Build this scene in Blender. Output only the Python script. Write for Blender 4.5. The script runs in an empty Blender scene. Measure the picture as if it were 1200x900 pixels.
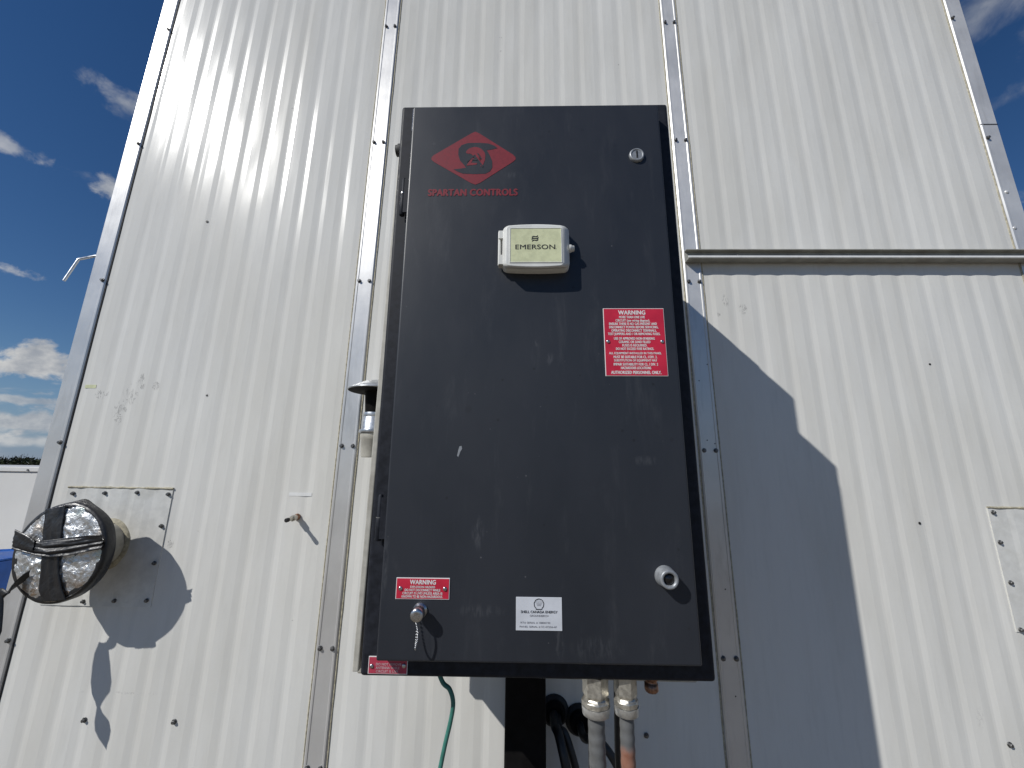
import bpy, bmesh, math, random
from mathutils import Vector, Matrix, noise
random.seed(7)
scene = bpy.context.scene
COL = scene.collection

# ------------------------------------------------------------------ camera
S = 1.324          # metres from the lens to the building wall
H = 1.65           # eye height
F, PITCH, YAW, ROLL = 454.324, 0.2161618, 0.0248694, 0.0138210
_cy, _sy, _cp, _sp, _cr, _sr = (math.cos(YAW), math.sin(YAW), math.cos(PITCH), math.sin(PITCH), math.cos(ROLL), math.sin(ROLL))
_right0 = Vector((_cy, _sy, 0)); _f0 = Vector((-_sy, _cy, 0)); _u0 = Vector((0, 0, 1))
FWD = _cp*_f0 + _sp*_u0
_up = _cp*_u0 - _sp*_f0
RIGHT = _cr*_right0 + _sr*_up
UP = _cr*_up - _sr*_right0
EYE = Vector((0, 0, H))
cam = bpy.data.cameras.new('camera')
cam_o = bpy.data.objects.new('camera', cam); COL.objects.link(cam_o)
cam.sensor_fit = 'HORIZONTAL'; cam.sensor_width = 36.0; cam.lens = F*36/1200
cam.clip_start = 0.02; cam.clip_end = 5000
cam_o.matrix_world = Matrix(((RIGHT.x, UP.x, -FWD.x, 0), (RIGHT.y, UP.y, -FWD.y, 0), (RIGHT.z, UP.z, -FWD.z, H), (0, 0, 0, 1)))
scene.camera = cam_o

def ray(px, py):
    return RIGHT*((px-600)/F) - UP*((py-450)/F) + FWD
def at(px, py, d=0.0):
    """measured point -> world, on the plane d (fraction of S) in front of the wall"""
    r = ray(px, py); return EYE + r*(S*(1-d)/r.y)
def U(x, z, d=0.0):
    return Vector((x*S, S*(1-d), z*S+H))

# ------------------------------------------------------------------ light
SUNV = Vector((1.1625, 1.0, -1.203)).normalized()      # travel direction
SUN_EL = math.asin(-SUNV.z); SUN_AZ = math.atan2(-SUNV.x, -SUNV.y)
sun = bpy.data.lights.new('sun', 'SUN'); sun.energy = 3.45; sun.angle = math.radians(0.53); sun.color = (1.0, 0.98, 0.94)
sun_o = bpy.data.objects.new('sun', sun); COL.objects.link(sun_o)
sun_o.rotation_euler = SUNV.to_track_quat('-Z', 'Y').to_euler(); sun_o.location = (-6, -6, 9)
SKY_STRENGTH = 0.0515
scene.view_settings.view_transform = 'Standard'; scene.view_settings.look = 'None'
scene.view_settings.exposure = 0.0; scene.view_settings.gamma = 1.0

# ------------------------------------------------------------------ node helper
class NT:
    def __init__(s, tree): s.t = tree
    def n(s, typ, ins=None, **kw):
        nd = s.t.nodes.new(typ)
        for k, v in kw.items(): setattr(nd, k, v)
        for k, v in (ins or {}).items():
            sock = nd.inputs[k]
            if isinstance(v, bpy.types.NodeSocket): s.t.links.new(v, sock)
            elif isinstance(v, bpy.types.Node): s.t.links.new(v.outputs[0], sock)
            else: sock.default_value = v
        return nd
    def math(s, op, a, b=None, clamp=False):
        ins = {0: a}
        if b is not None: ins[1] = b
        return s.n('ShaderNodeMath', ins, operation=op, use_clamp=clamp).outputs[0]
    def ss(s, v, a, b, lo=0.0, hi=1.0):
        return s.n('ShaderNodeMapRange', {0: v, 1: a, 2: b, 3: lo, 4: hi}, interpolation_type='SMOOTHSTEP').outputs[0]
    def mix(s, f, a, b, blend='MIX'):
        m = s.n('ShaderNodeMix', data_type='RGBA', blend_type=blend)
        for i, v in ((0, f), (6, a), (7, b)):
            if isinstance(v, bpy.types.NodeSocket): s.t.links.new(v, m.inputs[i])
            else: m.inputs[i].default_value = (v if i == 0 else (tuple(v)+(1,))[:4])
        return m.outputs[2]
    def noise(s, vec, scale, detail=4, rough=0.55, dist=0.0):
        return s.n('ShaderNodeTexNoise', {'Vector': vec, 'Scale': scale, 'Detail': detail, 'Roughness': rough, 'Distortion': dist}).outputs[0]
    def vm(s, op, a, b=None):
        ins = {0: a}
        if b is not None: ins[1] = b
        return s.n('ShaderNodeVectorMath', ins, operation=op)
    def mapping(s, vec, scale=(1, 1, 1), loc=(0, 0, 0), rot=(0, 0, 0)):
        return s.n('ShaderNodeMapping', {'Vector': vec, 'Scale': scale, 'Location': loc, 'Rotation': rot}).outputs[0]

# ------------------------------------------------------------------ sky
world = bpy.data.worlds.new('World'); scene.world = world; world.use_nodes = True
wt = world.node_tree; wt.nodes.clear(); W = NT(wt)
sky = W.n('ShaderNodeTexSky', sky_type='NISHITA', sun_disc=False, sun_elevation=SUN_EL, sun_rotation=SUN_AZ, altitude=600, air_density=1.0, dust_density=0.0, ozone_density=2.2)
skyc = W.n('ShaderNodeHueSaturation', {'Hue': 0.507, 'Saturation': 1.27, 'Value': 1.24, 'Color': sky.outputs[0]}).outputs[0]
tc = W.n('ShaderNodeTexCoord'); D = tc.outputs['Generated']
sep = W.n('ShaderNodeSeparateXYZ', {0: D})
zz = W.math('ADD', W.math('MAXIMUM', sep.outputs[2], 0.0), 0.12)
plane = W.vm('DIVIDE', D, W.n('ShaderNodeCombineXYZ', {0: zz, 1: zz, 2: 1.0}).outputs[0]).outputs[0]
n_big = W.noise(plane, 1.3, 7, 0.58, 0.2)
n_fine = W.noise(D, 9.0, 9, 0.62, 0.35)
# scattered high wisps over the whole sky
wisp_v = W.noise(W.mapping(plane, (0.9, 2.6, 1), (3.1, 0.4, 0), (0, 0, 0.6)), 1.6, 8, 0.62, 0.6)
wisp = W.math('MULTIPLY', W.ss(wisp_v, 0.60, 0.80), 0.45)
# low band of fair weather clouds all round the horizon
elev = sep.outputs[2]
band = W.math('MULTIPLY', W.ss(elev, 0.0, 0.03), W.ss(elev, 0.22, 0.10))
lowv = W.noise(W.mapping(D, (1, 1, 2.4), (0.37, 0.11, 0.0)), 7.0, 9, 0.58, 0.2)
low = W.math('MULTIPLY', W.ss(lowv, 0.50, 0.62), band)
clouds = W.math('MAXIMUM', wisp, low)
# single clouds seen in the photograph
def cloud(c, ru, rv, soft, amount, seed):
    c = Vector(c).normalized(); t1 = c.cross(Vector((0, 0, 1))).normalized(); t2 = t1.cross(c).normalized()
    if t2.z < 0: t2 = -t2
    a = W.math('DIVIDE', W.vm('DOT_PRODUCT', D, tuple(t1)).outputs['Value'], ru)
    b = W.math('DIVIDE', W.vm('DOT_PRODUCT', D, tuple(t2)).outputs['Value'], rv)
    r = W.math('SQRT', W.math('ADD', W.math('MULTIPLY', a, a), W.math('MULTIPLY', b, b)))
    nn = W.noise(W.mapping(D, (1, 1, 1.25), (seed, seed*.7, 0)), 1.25/(ru*rv*1.6)**.5, 9, 0.58, 0.25)
    v = W.math('ADD', W.math('SUBTRACT', 1.0, r), W.math('MULTIPLY', W.math('SUBTRACT', nn, 0.5), 2.4))
    m = W.math('MULTIPLY', W.ss(v, 0.12, 0.12+soft), amount)
    front = W.math('GREATER_THAN', W.vm('DOT_PRODUCT', D, tuple(c)).outputs['Value'], 0.0)
    return W.math('MULTIPLY', m, front), b
cu, cu_b = cloud((-.789, .600, .157), .085, .036, 0.35, 1.0, 0.3)
for args in (((-.65, .505, .575), .055, .03, 0.9, 0.55, 1.1), ((-.70, .552, .455), .030, .026, 0.7, 0.75, 2.3), ((-.76, .463, .454), .05, .018, 0.8, 0.6, 3.9),
             ((-.794, .535, .292), .03, .010, 0.8, 0.6, 5.2), ((.632, .435, .641), .10, .05, 1.3, 0.5, 6.6), ((.703, .469, .534), .07, .02, 1.2, 0.3, 7.4),
             ((-.797, .601, .062), .16, .022, 0.6, 0.85, 8.1), ((-.79, .60, .098), .12, .010, 0.6, 0.7, 9.3), ((-.797, .601, .035), .2, .014, 0.8, 0.7, 4.7)):
    m, _ = cloud(*args); clouds = W.math('MAXIMUM', clouds, m)
clouds = W.math('MAXIMUM', clouds, cu)
shade = W.ss(W.math('ADD', W.noise(W.mapping(D, (1, 1, 1.3)), 21, 7, 0.58), W.math('MULTIPLY', n_fine, 0.4)), 0.45, 0.95)
ccol = W.mix(shade, (5.4, 6.0, 7.0), (12.4, 12.4, 12.2))
skyc = W.mix(W.ss(elev, 0.20, -0.02, 0.0, 0.75), skyc, (2.3, 4.0, 7.4))
full = W.mix(clouds, skyc, ccol)
bg = W.n('ShaderNodeBackground', {'Color': full, 'Strength': SKY_STRENGTH})
W.n('ShaderNodeOutputWorld', {'Surface': bg.outputs[0]})

# ------------------------------------------------------------------ cabinet pose
CEN = Vector((.01886566*S, .532*S, .16736422*S+H))
RO = Matrix.Rotation(.00395552, 4, 'Z') @ Matrix.Rotation(-.00615459, 4, 'Y') @ Matrix.Rotation(.01873837, 4, 'X')
MC = Matrix.Translation(CEN) @ RO                # local: x right, y into the wall, z up; w = -y
MCI = MC.inverted()
WE, HE = .43560908*S, .83600109*S
def L(px, py, w=0.0):
    o = MCI @ EYE; r = RO.to_3x3().inverted() @ ray(px, py)
    p = o + r*((-w-o.y)/r.y); return p.x, p.z
DOOR_MARKS = [L(px, py, .0265)+(rx, rz, st, pale) for px, py, rx, rz, st, pale in (
    (549, 480, .0085, .0085, .8, 0), (682, 152, .005, .006, .6, 0), (634, 160, .008, .007, .5, 0), (721, 170, .006, .006, .5, 0), (787, 515, .005, .005, .7, 0), (512, 475, .003, .003, .6, 0), (770, 500, .006, .008, .4, 0),
    (560, 625, .012, .032, .7, 1), (645, 421, .010, .014, .6, 1), (628, 404, .008, .010, .5, 1), (757, 540, .030, .010, .45, 1), (563, 716, .045, .012, .5, 1), (655, 748, .010, .045, .5, 1), (452, 660, .006, .06, .6, 1), (600, 205, .02, .01, .4, 1), (509, 168, .006, .004, .9, 1), (517, 165, .003, .003, 1.0, 1), (700, 760, .05, .02, .4, 1))]

# ------------------------------------------------------------------ materials
def material(name, fn):
    m = bpy.data.materials.new(name); m.use_nodes = True; t = m.node_tree; t.nodes.clear(); N = NT(t)
    p = t.nodes.new('ShaderNodeBsdfPrincipled'); o = t.nodes.new('ShaderNodeOutputMaterial'); t.links.new(p.outputs[0], o.inputs[0])
    fn(N, p); return m
def setp(N, p, **kw):
    names = dict(color='Base Color', rough='Roughness', metal='Metallic', spec='Specular IOR Level', normal='Normal', coat='Coat Weight', coatr='Coat Roughness', aniso='Anisotropic')
    for k, v in kw.items():
        s = p.inputs[names[k]]
        if isinstance(v, bpy.types.NodeSocket): N.t.links.new(v, s)
        else: s.default_value = (tuple(v)+(1,))[:4] if k == 'color' else v
def obj_co(N): return N.n('ShaderNodeTexCoord').outputs['Object']
def bump(N, h, strength, dist=0.01, normal=None):
    ins = {'Height': h, 'Strength': strength, 'Distance': dist}
    if normal is not None: ins['Normal'] = normal
    return N.n('ShaderNodeBump', ins).outputs[0]

def simple(name, color, rough=0.5, metal=0.0, var=0.12, scale=40, bmp=0.0, spec=0.5, dirt=None):
    def fn(N, p):
        co = obj_co(N); nz = N.noise(co, scale, 5, 0.6)
        c2 = tuple(max(0, c*(1-var*2)) for c in color); c3 = tuple(min(1, c*(1+var)) for c in color)
        col = N.mix(N.ss(nz, 0.3, 0.7), c2, c3)
        if dirt:
            col = N.mix(N.math('MULTIPLY', N.ss(N.noise(co, scale*0.35, 7, 0.65), 0.5, 0.72), dirt[1]), col, dirt[0])
        setp(N, p, color=col, rough=N.ss(nz, 0.2, 0.8, rough-0.06, rough+0.08), metal=metal, spec=spec)
        if bmp: setp(N, p, normal=bump(N, nz, bmp, 0.002))
    return material(name, fn)

# scuffs that the photograph shows on the white sheets: (x, z, rx, rz, strength)
def wxz(px, py):
    v = at(px, py); return v.x, v.z
SCUFFS = [(142, 478, .030, .050, .75), (166, 448, .022, .030, .7), (183, 452, .016, .018, .7), (120, 462, .03, .02, .55), (152, 465, .06, .05, .35),
          (243, 463, .010, .008, 1.0), (200, 638, .014, .016, .8), (843, 369, .010, .012, 1.0), (850, 352, .014, .030, .40), (870, 363, .020, .022, .45),
          (1148, 838, .016, .04, .25), (343, 127, .007, .005, 1.2), (587, 44, .012, .008, .8), (725, 76, .005, .008, 1.0), (1028, 27, .012, .006, .9), (587, 60, .006, .005, .8),
          (313, 174, .006, .01, .6), (152, 812, .18, .006, .25), (1082, 604, .010, .012, .5), (232, 622, .005, .004, .8), (343, 727, .006, .003, .9)]
def f_white(N, p):
    co = obj_co(N); sx = N.n('ShaderNodeSeparateXYZ', {0: co}); X, Z = sx.outputs[0], sx.outputs[2]
    grime = N.noise(N.mapping(co, (1, 1, 0.25)), 5, 6, 0.6)
    fine = N.noise(N.mapping(co, (1, 1, 0.12)), 60, 4, 0.6)
    col = N.mix(N.ss(grime, 0.35, 0.75), (.74, .73, .69), (.68, .665, .615))
    col = N.mix(N.math('MULTIPLY', N.ss(fine, 0.45, 0.8), 0.30), col, (.60, .59, .55))
    streak = N.noise(co, 120, 6, 0.7, 1.2)
    tot = None; warp = N.noise(N.mapping(co, (1, 1, .6), (2.2, 0, 1.1), (0, .5, 0)), 38, 4, .6, .4)
    for (px, py, rx, rz, st) in SCUFFS:
        x, z = wxz(px, py)
        a = N.math('DIVIDE', N.math('SUBTRACT', X, x), rx); b = N.math('DIVIDE', N.math('SUBTRACT', Z, z), rz)
        r = N.math('SQRT', N.math('ADD', N.math('MULTIPLY', a, a), N.math('MULTIPLY', b, b)))
        r = N.math('ADD', r, N.math('MULTIPLY', N.math('SUBTRACT', warp, 0.5), 1.9))
        m = N.math('MULTIPLY', N.ss(r, 1.15, 0.1), st)
        tot = m if tot is None else N.math('MAXIMUM', tot, m)
    ln = N.noise(N.mapping(co, (1, 1, .55)), 42, 3, 0.55, 1.6)
    lines = N.math('MULTIPLY', N.ss(N.math('ABSOLUTE', N.math('SUBTRACT', ln, 0.5)), 0.05, 0.012), N.ss(streak, .34, .5))
    smud = N.ss(N.math('MULTIPLY', tot, N.math('ADD', N.math('ADD', N.math('MULTIPLY', streak, .45), N.math('MULTIPLY', N.noise(co, 45, 5, .6, .5), .55)), 0.15)), 0.34, 0.72)
    scf = N.math('MAXIMUM', N.math('MULTIPLY', smud, 0.48), N.math('MULTIPLY', lines, N.ss(tot, .05, .45, 0, .5)))
    col = N.mix(scf, col, (.16, .155, .15))
    oil = N.noise(N.mapping(co, (1, 1, 0.35), (1.3, 0, 0.2)), 3.2, 2, 0.5)
    oil2 = N.noise(N.mapping(co, (1, 1, 0.06)), 26, 2, 0.5)
    nb = bump(N, oil, 0.27, 0.05); nb = bump(N, oil2, 0.10, 0.004, nb)
    nb = bump(N, N.noise(co, 900, 2, 0.5), 0.05, 0.0006, nb)
    setp(N, p, color=col, rough=N.ss(grime, 0.3, 0.8, 0.17, 0.25), spec=0.27, normal=nb)
M = {}
M['white_sheet'] = material('white_painted_steel', f_white)
def f_alu(tint, rlo, rhi):
    def fn(N, p):
        co = obj_co(N)
        br = N.noise(N.mapping(co, (60, 60, 2.0)), 6, 5, 0.6)
        bl = N.noise(co, 7, 5, 0.6)
        st = N.noise(N.mapping(co, (9, 9, 1.6)), 2.4, 6, 0.65, 0.4)
        col = N.mix(N.ss(bl, 0.3, 0.7), tuple(c*0.9 for c in tint), tint)
        col = N.mix(N.math('MULTIPLY', N.ss(st, 0.52, 0.72), 0.4), col, (.50, .49, .47))
        nb = bump(N, br, 0.08, 0.001); nb = bump(N, N.noise(N.mapping(co, (1, 1, 0.3)), 9, 3, 0.5), 0.22, 0.006, nb)
        setp(N, p, color=col, metal=0.48, rough=N.ss(N.math('ADD', N.math('MULTIPLY', bl, .6), N.math('MULTIPLY', br, .4)), 0.3, 0.7, rlo, rhi), normal=nb, aniso=0.6)
        tg = N.n('ShaderNodeTangent', direction_type='RADIAL', axis='Z')
        N.t.links.new(tg.outputs[0], p.inputs['Tangent'])
    return fn
M['alu'] = material('mill_aluminium', f_alu((.74, .73, .71), .36, .46))
M['galv'] = simple('galvanised_steel', (.62, .64, .66), .38, 0.9, .12, 60, 0.1)
M['caulk'] = simple('aged_sealant', (.46, .42, .31), .7, 0, .18, 90, 0.2)
M['screw'] = simple('screw_steel', (.20, .20, .20), .42, 0.8, .2, 300)
M['rubber'] = simple('black_rubber', (.018, .018, .018), .6, 0, .2, 80)
M['beige'] = simple('beige_paint', (.50, .48, .42), .5, 0, .1, 30, 0, .5, ((.25, .22, .17), .4))
M['greyflash'] = simple('grey_flashing', (.34, .335, .30), .5, 0, .10, 25, 0, .4, ((.22, .19, .15), .5))
M['plate'] = simple('cover_plate_paint', (.69, .685, .65), .42, 0, .05, 30, 0, .5, ((.45, .44, .38), .35))
def f_black(N, p):
    co = obj_co(N)
    big = N.noise(N.mapping(co, (1, 1, 0.5)), 4, 5, 0.6); fine = N.noise(co, 420, 3, 0.6); dust = N.noise(N.mapping(co, (3, 1, 0.6)), 10, 7, 0.68, 0.4)
    col = N.mix(N.ss(big, 0.3, 0.7), (.0195, .0228, .030), (.026, .0293, .0375))
    col = N.mix(N.math('MULTIPLY', N.ss(dust, 0.52, 0.8), 0.35), col, (.075, .078, .085))
    vor = N.n('ShaderNodeTexVoronoi', {'Vector': co, 'Scale': 26.0, 'Randomness': 1.0}).outputs['Distance']
    spots = N.math('MULTIPLY', N.ss(vor, 0.09, 0.04), N.ss(N.noise(co, 5, 2), 0.46, 0.56))
    col = N.mix(N.math('MULTIPLY', spots, 0.75), col, (.014, .015, .018))
    vor2 = N.n('ShaderNodeTexVoronoi', {'Vector': N.mapping(co, (1, 1, 1), (4.2, 1, .3)), 'Scale': 34.0, 'Randomness': 1.0}).outputs['Distance']
    pale = N.math('MULTIPLY', N.ss(vor2, 0.06, 0.02), N.ss(N.noise(N.mapping(co, (1, 1, 1), (7, 2, 1)), 6, 2), 0.52, 0.62))
    col = N.mix(N.math('MULTIPLY', pale, 0.45), col, (.20, .20, .21))
    sx = N.n('ShaderNodeSeparateXYZ', {0: co})
    rub = N.noise(N.mapping(co, (2.2, 1, .5), (0, 0, 0), (0, .25, 0)), 70, 6, .7, .5)
    for (x, z, rx, rz, st, pale) in DOOR_MARKS:
        a = N.math('DIVIDE', N.math('SUBTRACT', sx.outputs[0], x), rx); b = N.math('DIVIDE', N.math('SUBTRACT', sx.outputs[2], z), rz)
        m = N.ss(N.math('SQRT', N.math('ADD', N.math('MULTIPLY', a, a), N.math('MULTIPLY', b, b))), 1.1, .25)
        col = N.mix(N.math('MULTIPLY', N.math('MULTIPLY', m, st*.42), N.ss(rub, .42, .62) if pale else 1.0), col, (.14, .145, .155) if pale else (.012, .013, .016))
    setp(N, p, color=col, rough=N.ss(big, 0.3, 0.7, 0.40, 0.50), spec=0.45, normal=bump(N, fine, 0.12, 0.0008))
M['black_paint'] = material('charcoal_powder_coat', f_black)
M['black_edge'] = simple('worn_black_steel', (.020, .022, .029), .55, 0, .2, 60, 0, .22)
M['post'] = simple('black_post_paint', (.006, .0055, .0055), .7, 0, .25, 30, 0, .12)
M['red_ply'] = simple('red_engraving_plastic', (.60, .022, .055), .38, 0, .06, 30)
M['red_faded'] = simple('faded_red_plastic', (.50, .05, .09), .45, 0, .1, 40)
M['red_print'] = simple('faded_red_print', (.215, .017, .030), .6, 0, .06, 160, 0, .4)
M['white_ply'] = simple('white_plastic_core', (.80, .80, .78), .45, 0, .03, 50)
M['letter_white'] = simple('white_lettering', (.80, .76, .75), .5, 0, .05, 80)
M['letter_pink'] = simple('worn_white_lettering', (.62, .42, .44), .5, 0, .1, 80)
M['label_white'] = simple('silver_white_label', (.66, .68, .72), .4, 0, .04, 30)
M['ink'] = simple('black_ink', (.02, .02, .022), .5, 0, .1, 80)
M['ink_grey'] = simple('grey_ink', (.20, .20, .22), .5, 0, .1, 80)
M['box_plastic'] = simple('off_white_plastic', (.74, .74, .70), .35, 0, .04, 30, 0, .5, ((.5, .48, .42), .25))
M['yellow_label'] = simple('pale_yellow_green_label', (.68, .70, .44), .4, 0, .06, 60)
M['chrome'] = simple('nickel_plate', (.62, .62, .62), .28, 1.0, .1, 120)
M['grey_plastic'] = simple('grey_zinc', (.33, .345, .36), .42, 0.35, .08, 150, 0.1)
M['dark_gloss'] = simple('dark_glossy_plastic', (.008, .008, .009), .08, 0, .1, 50)
M['brass_nut'] = simple('dull_nickel_brass', (.60, .57, .50), .38, 0.8, .15, 120)
M['ferrule'] = simple('zinc_ferrule', (.72, .72, .70), .36, 0.75, .1, 80)
M['hose_grey'] = simple('grey_pvc_conduit', (.125, .127, .126), .5, 0, .10, 60, 0, .5, ((.16, .16, .15), .4))
def f_rusthose(N, p):
    co = obj_co(N); z = N.n('ShaderNodeSeparateXYZ', {0: co}).outputs[2]
    e = at(736, 876, .44).z
    k = N.ss(N.math('ADD', z, N.math('MULTIPLY', N.noise(co, 70, 4), .02)), e+.018, e+.002)
    nz = N.noise(co, 90, 5, .6)
    col = N.mix(k, N.mix(nz, (.11, .112, .112), (.14, .142, .142)), N.mix(nz, (.20, .07, .035), (.34, .19, .14)))
    setp(N, p, color=col, rough=.55)
M['rust_hose'] = material('grey_conduit_with_rusty_end', f_rusthose)
M['copper'] = simple('tarnished_copper', (.36, .20, .13), .4, .8, .25, 200)
M['cable_black'] = simple('black_cable_jacket', (.02, .02, .021), .42, 0, .2, 60)
M['green_wire'] = simple('green_wire_insulation', (.05, .20, .16), .38, 0, .1, 60)
M['white_paint'] = simple('white_tank_paint', (.71, .70, .67), .55, 0, .03, 1.2, 0, .5, ((.55, .52, .48), .3))
M['blue_plastic'] = simple('blue_drum_plastic', (.01, .10, .42), .4, 0, .1, 8)
M['sticker'] = simple('white_sticker', (.80, .80, .78), .5, 0, .03, 60)
def f_foil(N, p):
    co = obj_co(N); z = N.n('ShaderNodeSeparateXYZ', {0: co}).outputs[2]
    n1 = N.noise(co, 38, 6, .6, .6); n2 = N.noise(co, 150, 5, .65, .8)
    zc = U(0, -.26).z
    st = N.math('MULTIPLY', N.ss(z, zc+.05, zc-.02), N.ss(n1, .42, .60))
    n3 = N.noise(co, 14, 3, .5, .5); col = N.mix(N.ss(n2, .35, .65), (.66, .66, .65), (.84, .84, .83)); col = N.mix(N.ss(n3, .55, .70, 0, .55), col, (.42, .50, .42)); col = N.mix(N.ss(n3, .45, .32, 0, .6), col, (.52, .40, .28))
    col = N.mix(N.math('MULTIPLY', st, .85), col, (.34, .22, .12))
    nb = bump(N, n1, .55, .010); nb = bump(N, n2, .40, .003, nb)
    setp(N, p, color=col, metal=0.82, rough=N.ss(n1, .3, .7, .24, .46), normal=nb)
M['foil'] = material('crinkled_foil', f_foil)
def f_tape(N, p):
    co = obj_co(N); n1 = N.noise(co, 22, 5, .6, .5)
    setp(N, p, color=N.mix(n1, (.012, .012, .013), (.028, .028, .030)), rough=N.ss(n1, .3, .7, .25, .5), normal=bump(N, n1, .5, .008))
M['tape'] = material('black_vinyl_tape', f_tape)
def f_ground(N, p):
    co = obj_co(N); a = N.noise(co, .35, 5, .6); b = N.noise(co, 30, 6, .7); v = N.n('ShaderNodeTexVoronoi', {'Vector': co, 'Scale': 45.0})
    col = N.mix(N.ss(a, .3, .7), (.25, .20, .135), (.32, .265, .19)); col = N.mix(N.ss(b, .35, .7), col, (.30, .265, .21))
    col = N.mix(N.math('MULTIPLY', v.outputs['Distance'], .5), col, (.12, .11, .10))
    setp(N, p, color=col, rough=.95, spec=.2, normal=bump(N, v.outputs['Distance'], .8, .02))
M['ground'] = material('gravel', f_ground)
M['leaf'] = simple('far_foliage', (.045, .055, .03), .9, 0, .3, 1.5, 0, .05)
M['dry_twig'] = simple('dry_twigs', (.17, .14, .10), .8, 0, .3, 1.5)

# ------------------------------------------------------------------ mesh helpers
class MB:
    def __init__(s): s.v = []; s.f = []; s.sm = []
    def add(s, vs, fs, smooth=False):
        o = len(s.v); s.v += [Vector(v) for v in vs]; s.f += [tuple(i+o for i in f) for f in fs]; s.sm += [smooth]*len(fs); return s
    def box(s, a, b):
        (x0, y0, z0), (x1, y1, z1) = a, b
        x0, x1 = min(x0, x1), max(x0, x1); y0, y1 = min(y0, y1), max(y0, y1); z0, z1 = min(z0, z1), max(z0, z1)
        return s.add([(x0, y0, z0), (x1, y0, z0), (x1, y1, z0), (x0, y1, z0), (x0, y0, z1), (x1, y0, z1), (x1, y1, z1), (x0, y1, z1)],
                     [(0, 3, 2, 1), (4, 5, 6, 7), (0, 1, 5, 4), (1, 2, 6, 5), (2, 3, 7, 6), (3, 0, 4, 7)])
    def prism(s, poly, off):
        n = len(poly); off = Vector(off); poly = [Vector(p) for p in poly]
        fs = [tuple(range(n)), tuple(range(2*n-1, n-1, -1))] + [(i, i+n, (i+1) % n+n, (i+1) % n) for i in range(n)]
        return s.add(poly+[p+off for p in poly], fs)
    def face(s, poly): return s.add(poly, [tuple(range(len(poly)))])
    def rings(s, rings, cap=True, smooth=True, closed=True):
        n = len(rings[0]); vs = [v for r in rings for v in r]; fs = []
        for i in range(len(rings)-1):
            for j in range(n if closed else n-1):
                k = (j+1) % n; fs.append((i*n+j, i*n+k, (i+1)*n+k, (i+1)*n+j))
        s.add(vs, fs, smooth)
        if cap:
            s.add(rings[0], [tuple(range(n-1, -1, -1))]); s.add(rings[-1], [tuple(range(n))])
        return s
    def tube(s, pts, rad, seg=12, cap=True):
        pts = [Vector(p) for p in pts]; rs = []; up = None
        for i, p in enumerate(pts):
            t = (pts[min(i+1, len(pts)-1)]-pts[max(i-1, 0)]).normalized()
            if up is None: up = t.orthogonal().normalized()
            up = (up-t*up.dot(t)).normalized(); bi = t.cross(up)
            r = rad(i/(len(pts)-1)) if callable(rad) else rad
            rs.append([p+(up*math.cos(a)+bi*math.sin(a))*r for a in [2*math.pi*k/seg for k in range(seg)]])
        return s.rings(rs, cap)
    def lathe(s, base, axis, prof, seg=20, cap=True, hexa=False):
        base, axis = Vector(base), Vector(axis).normalized(); u = axis.orthogonal().normalized()
        if abs(axis.z) < .9: u = (Vector((0, 0, 1))-axis*axis.z).normalized()
        b = axis.cross(u); n = 6 if hexa else seg
        rs = [[base+axis*h+(u*math.cos(2*math.pi*k/n)+b*math.sin(2*math.pi*k/n))*r for k in range(n)] for h, r in prof]
        return s.rings(rs, cap, smooth=not hexa)
    def build(s, name, m, parent=None, basis=None, bevel=0.0, label=None, seg=2):
        me = bpy.data.meshes.new(name); me.from_pydata([tuple(v) for v in s.v], [], s.f); me.update()
        bm = bmesh.new(); bm.from_mesh(me); bmesh.ops.recalc_face_normals(bm, faces=bm.faces); bm.to_mesh(me); bm.free()
        me.polygons.foreach_set('use_smooth', s.sm)
        return link(name, me, m, parent, basis, bevel, label, seg)
WM = {}
def link(name, me, m, parent=None, basis=None, bevel=0.0, label=None, seg=2):
    if m is not None and not me.materials: me.materials.append(m)
    o = bpy.data.objects.new(name, me); COL.objects.link(o)
    put(o, parent, basis)
    if bevel:
        b = o.modifiers.new('bevel', 'BEVEL'); b.width = bevel; b.segments = seg; b.limit_method = 'ANGLE'; b.angle_limit = math.radians(40)
    if label: o['label'] = label
    return o
def put(o, parent, basis):
    basis = basis or Matrix.Identity(4)
    if parent is not None:
        o.parent = parent; o.matrix_parent_inverse = WM[parent.name].inverted()
    o.matrix_basis = basis; WM[o.name] = basis
def thing(name, loc, label, cat, group=None, basis=None):
    o = bpy.data.objects.new(name, None); o.empty_display_size = .1; COL.objects.link(o)
    put(o, None, basis or Matrix.Translation(loc)); return tag(o, label, cat, group)
def tag(o, label, cat, group=None):
    o['label'] = label; o['category'] = cat
    if group: o['group'] = group
    return o
def structure(o): o['kind'] = 'structure'; return o

# ------------------------------------------------------------------ ground
g = MB(); g.face([(-1500, -1500, 0), (1500, -1500, 0), (1500, 1500, 0), (-1500, 1500, 0)])
structure(g.build('ground', M['ground']))

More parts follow.
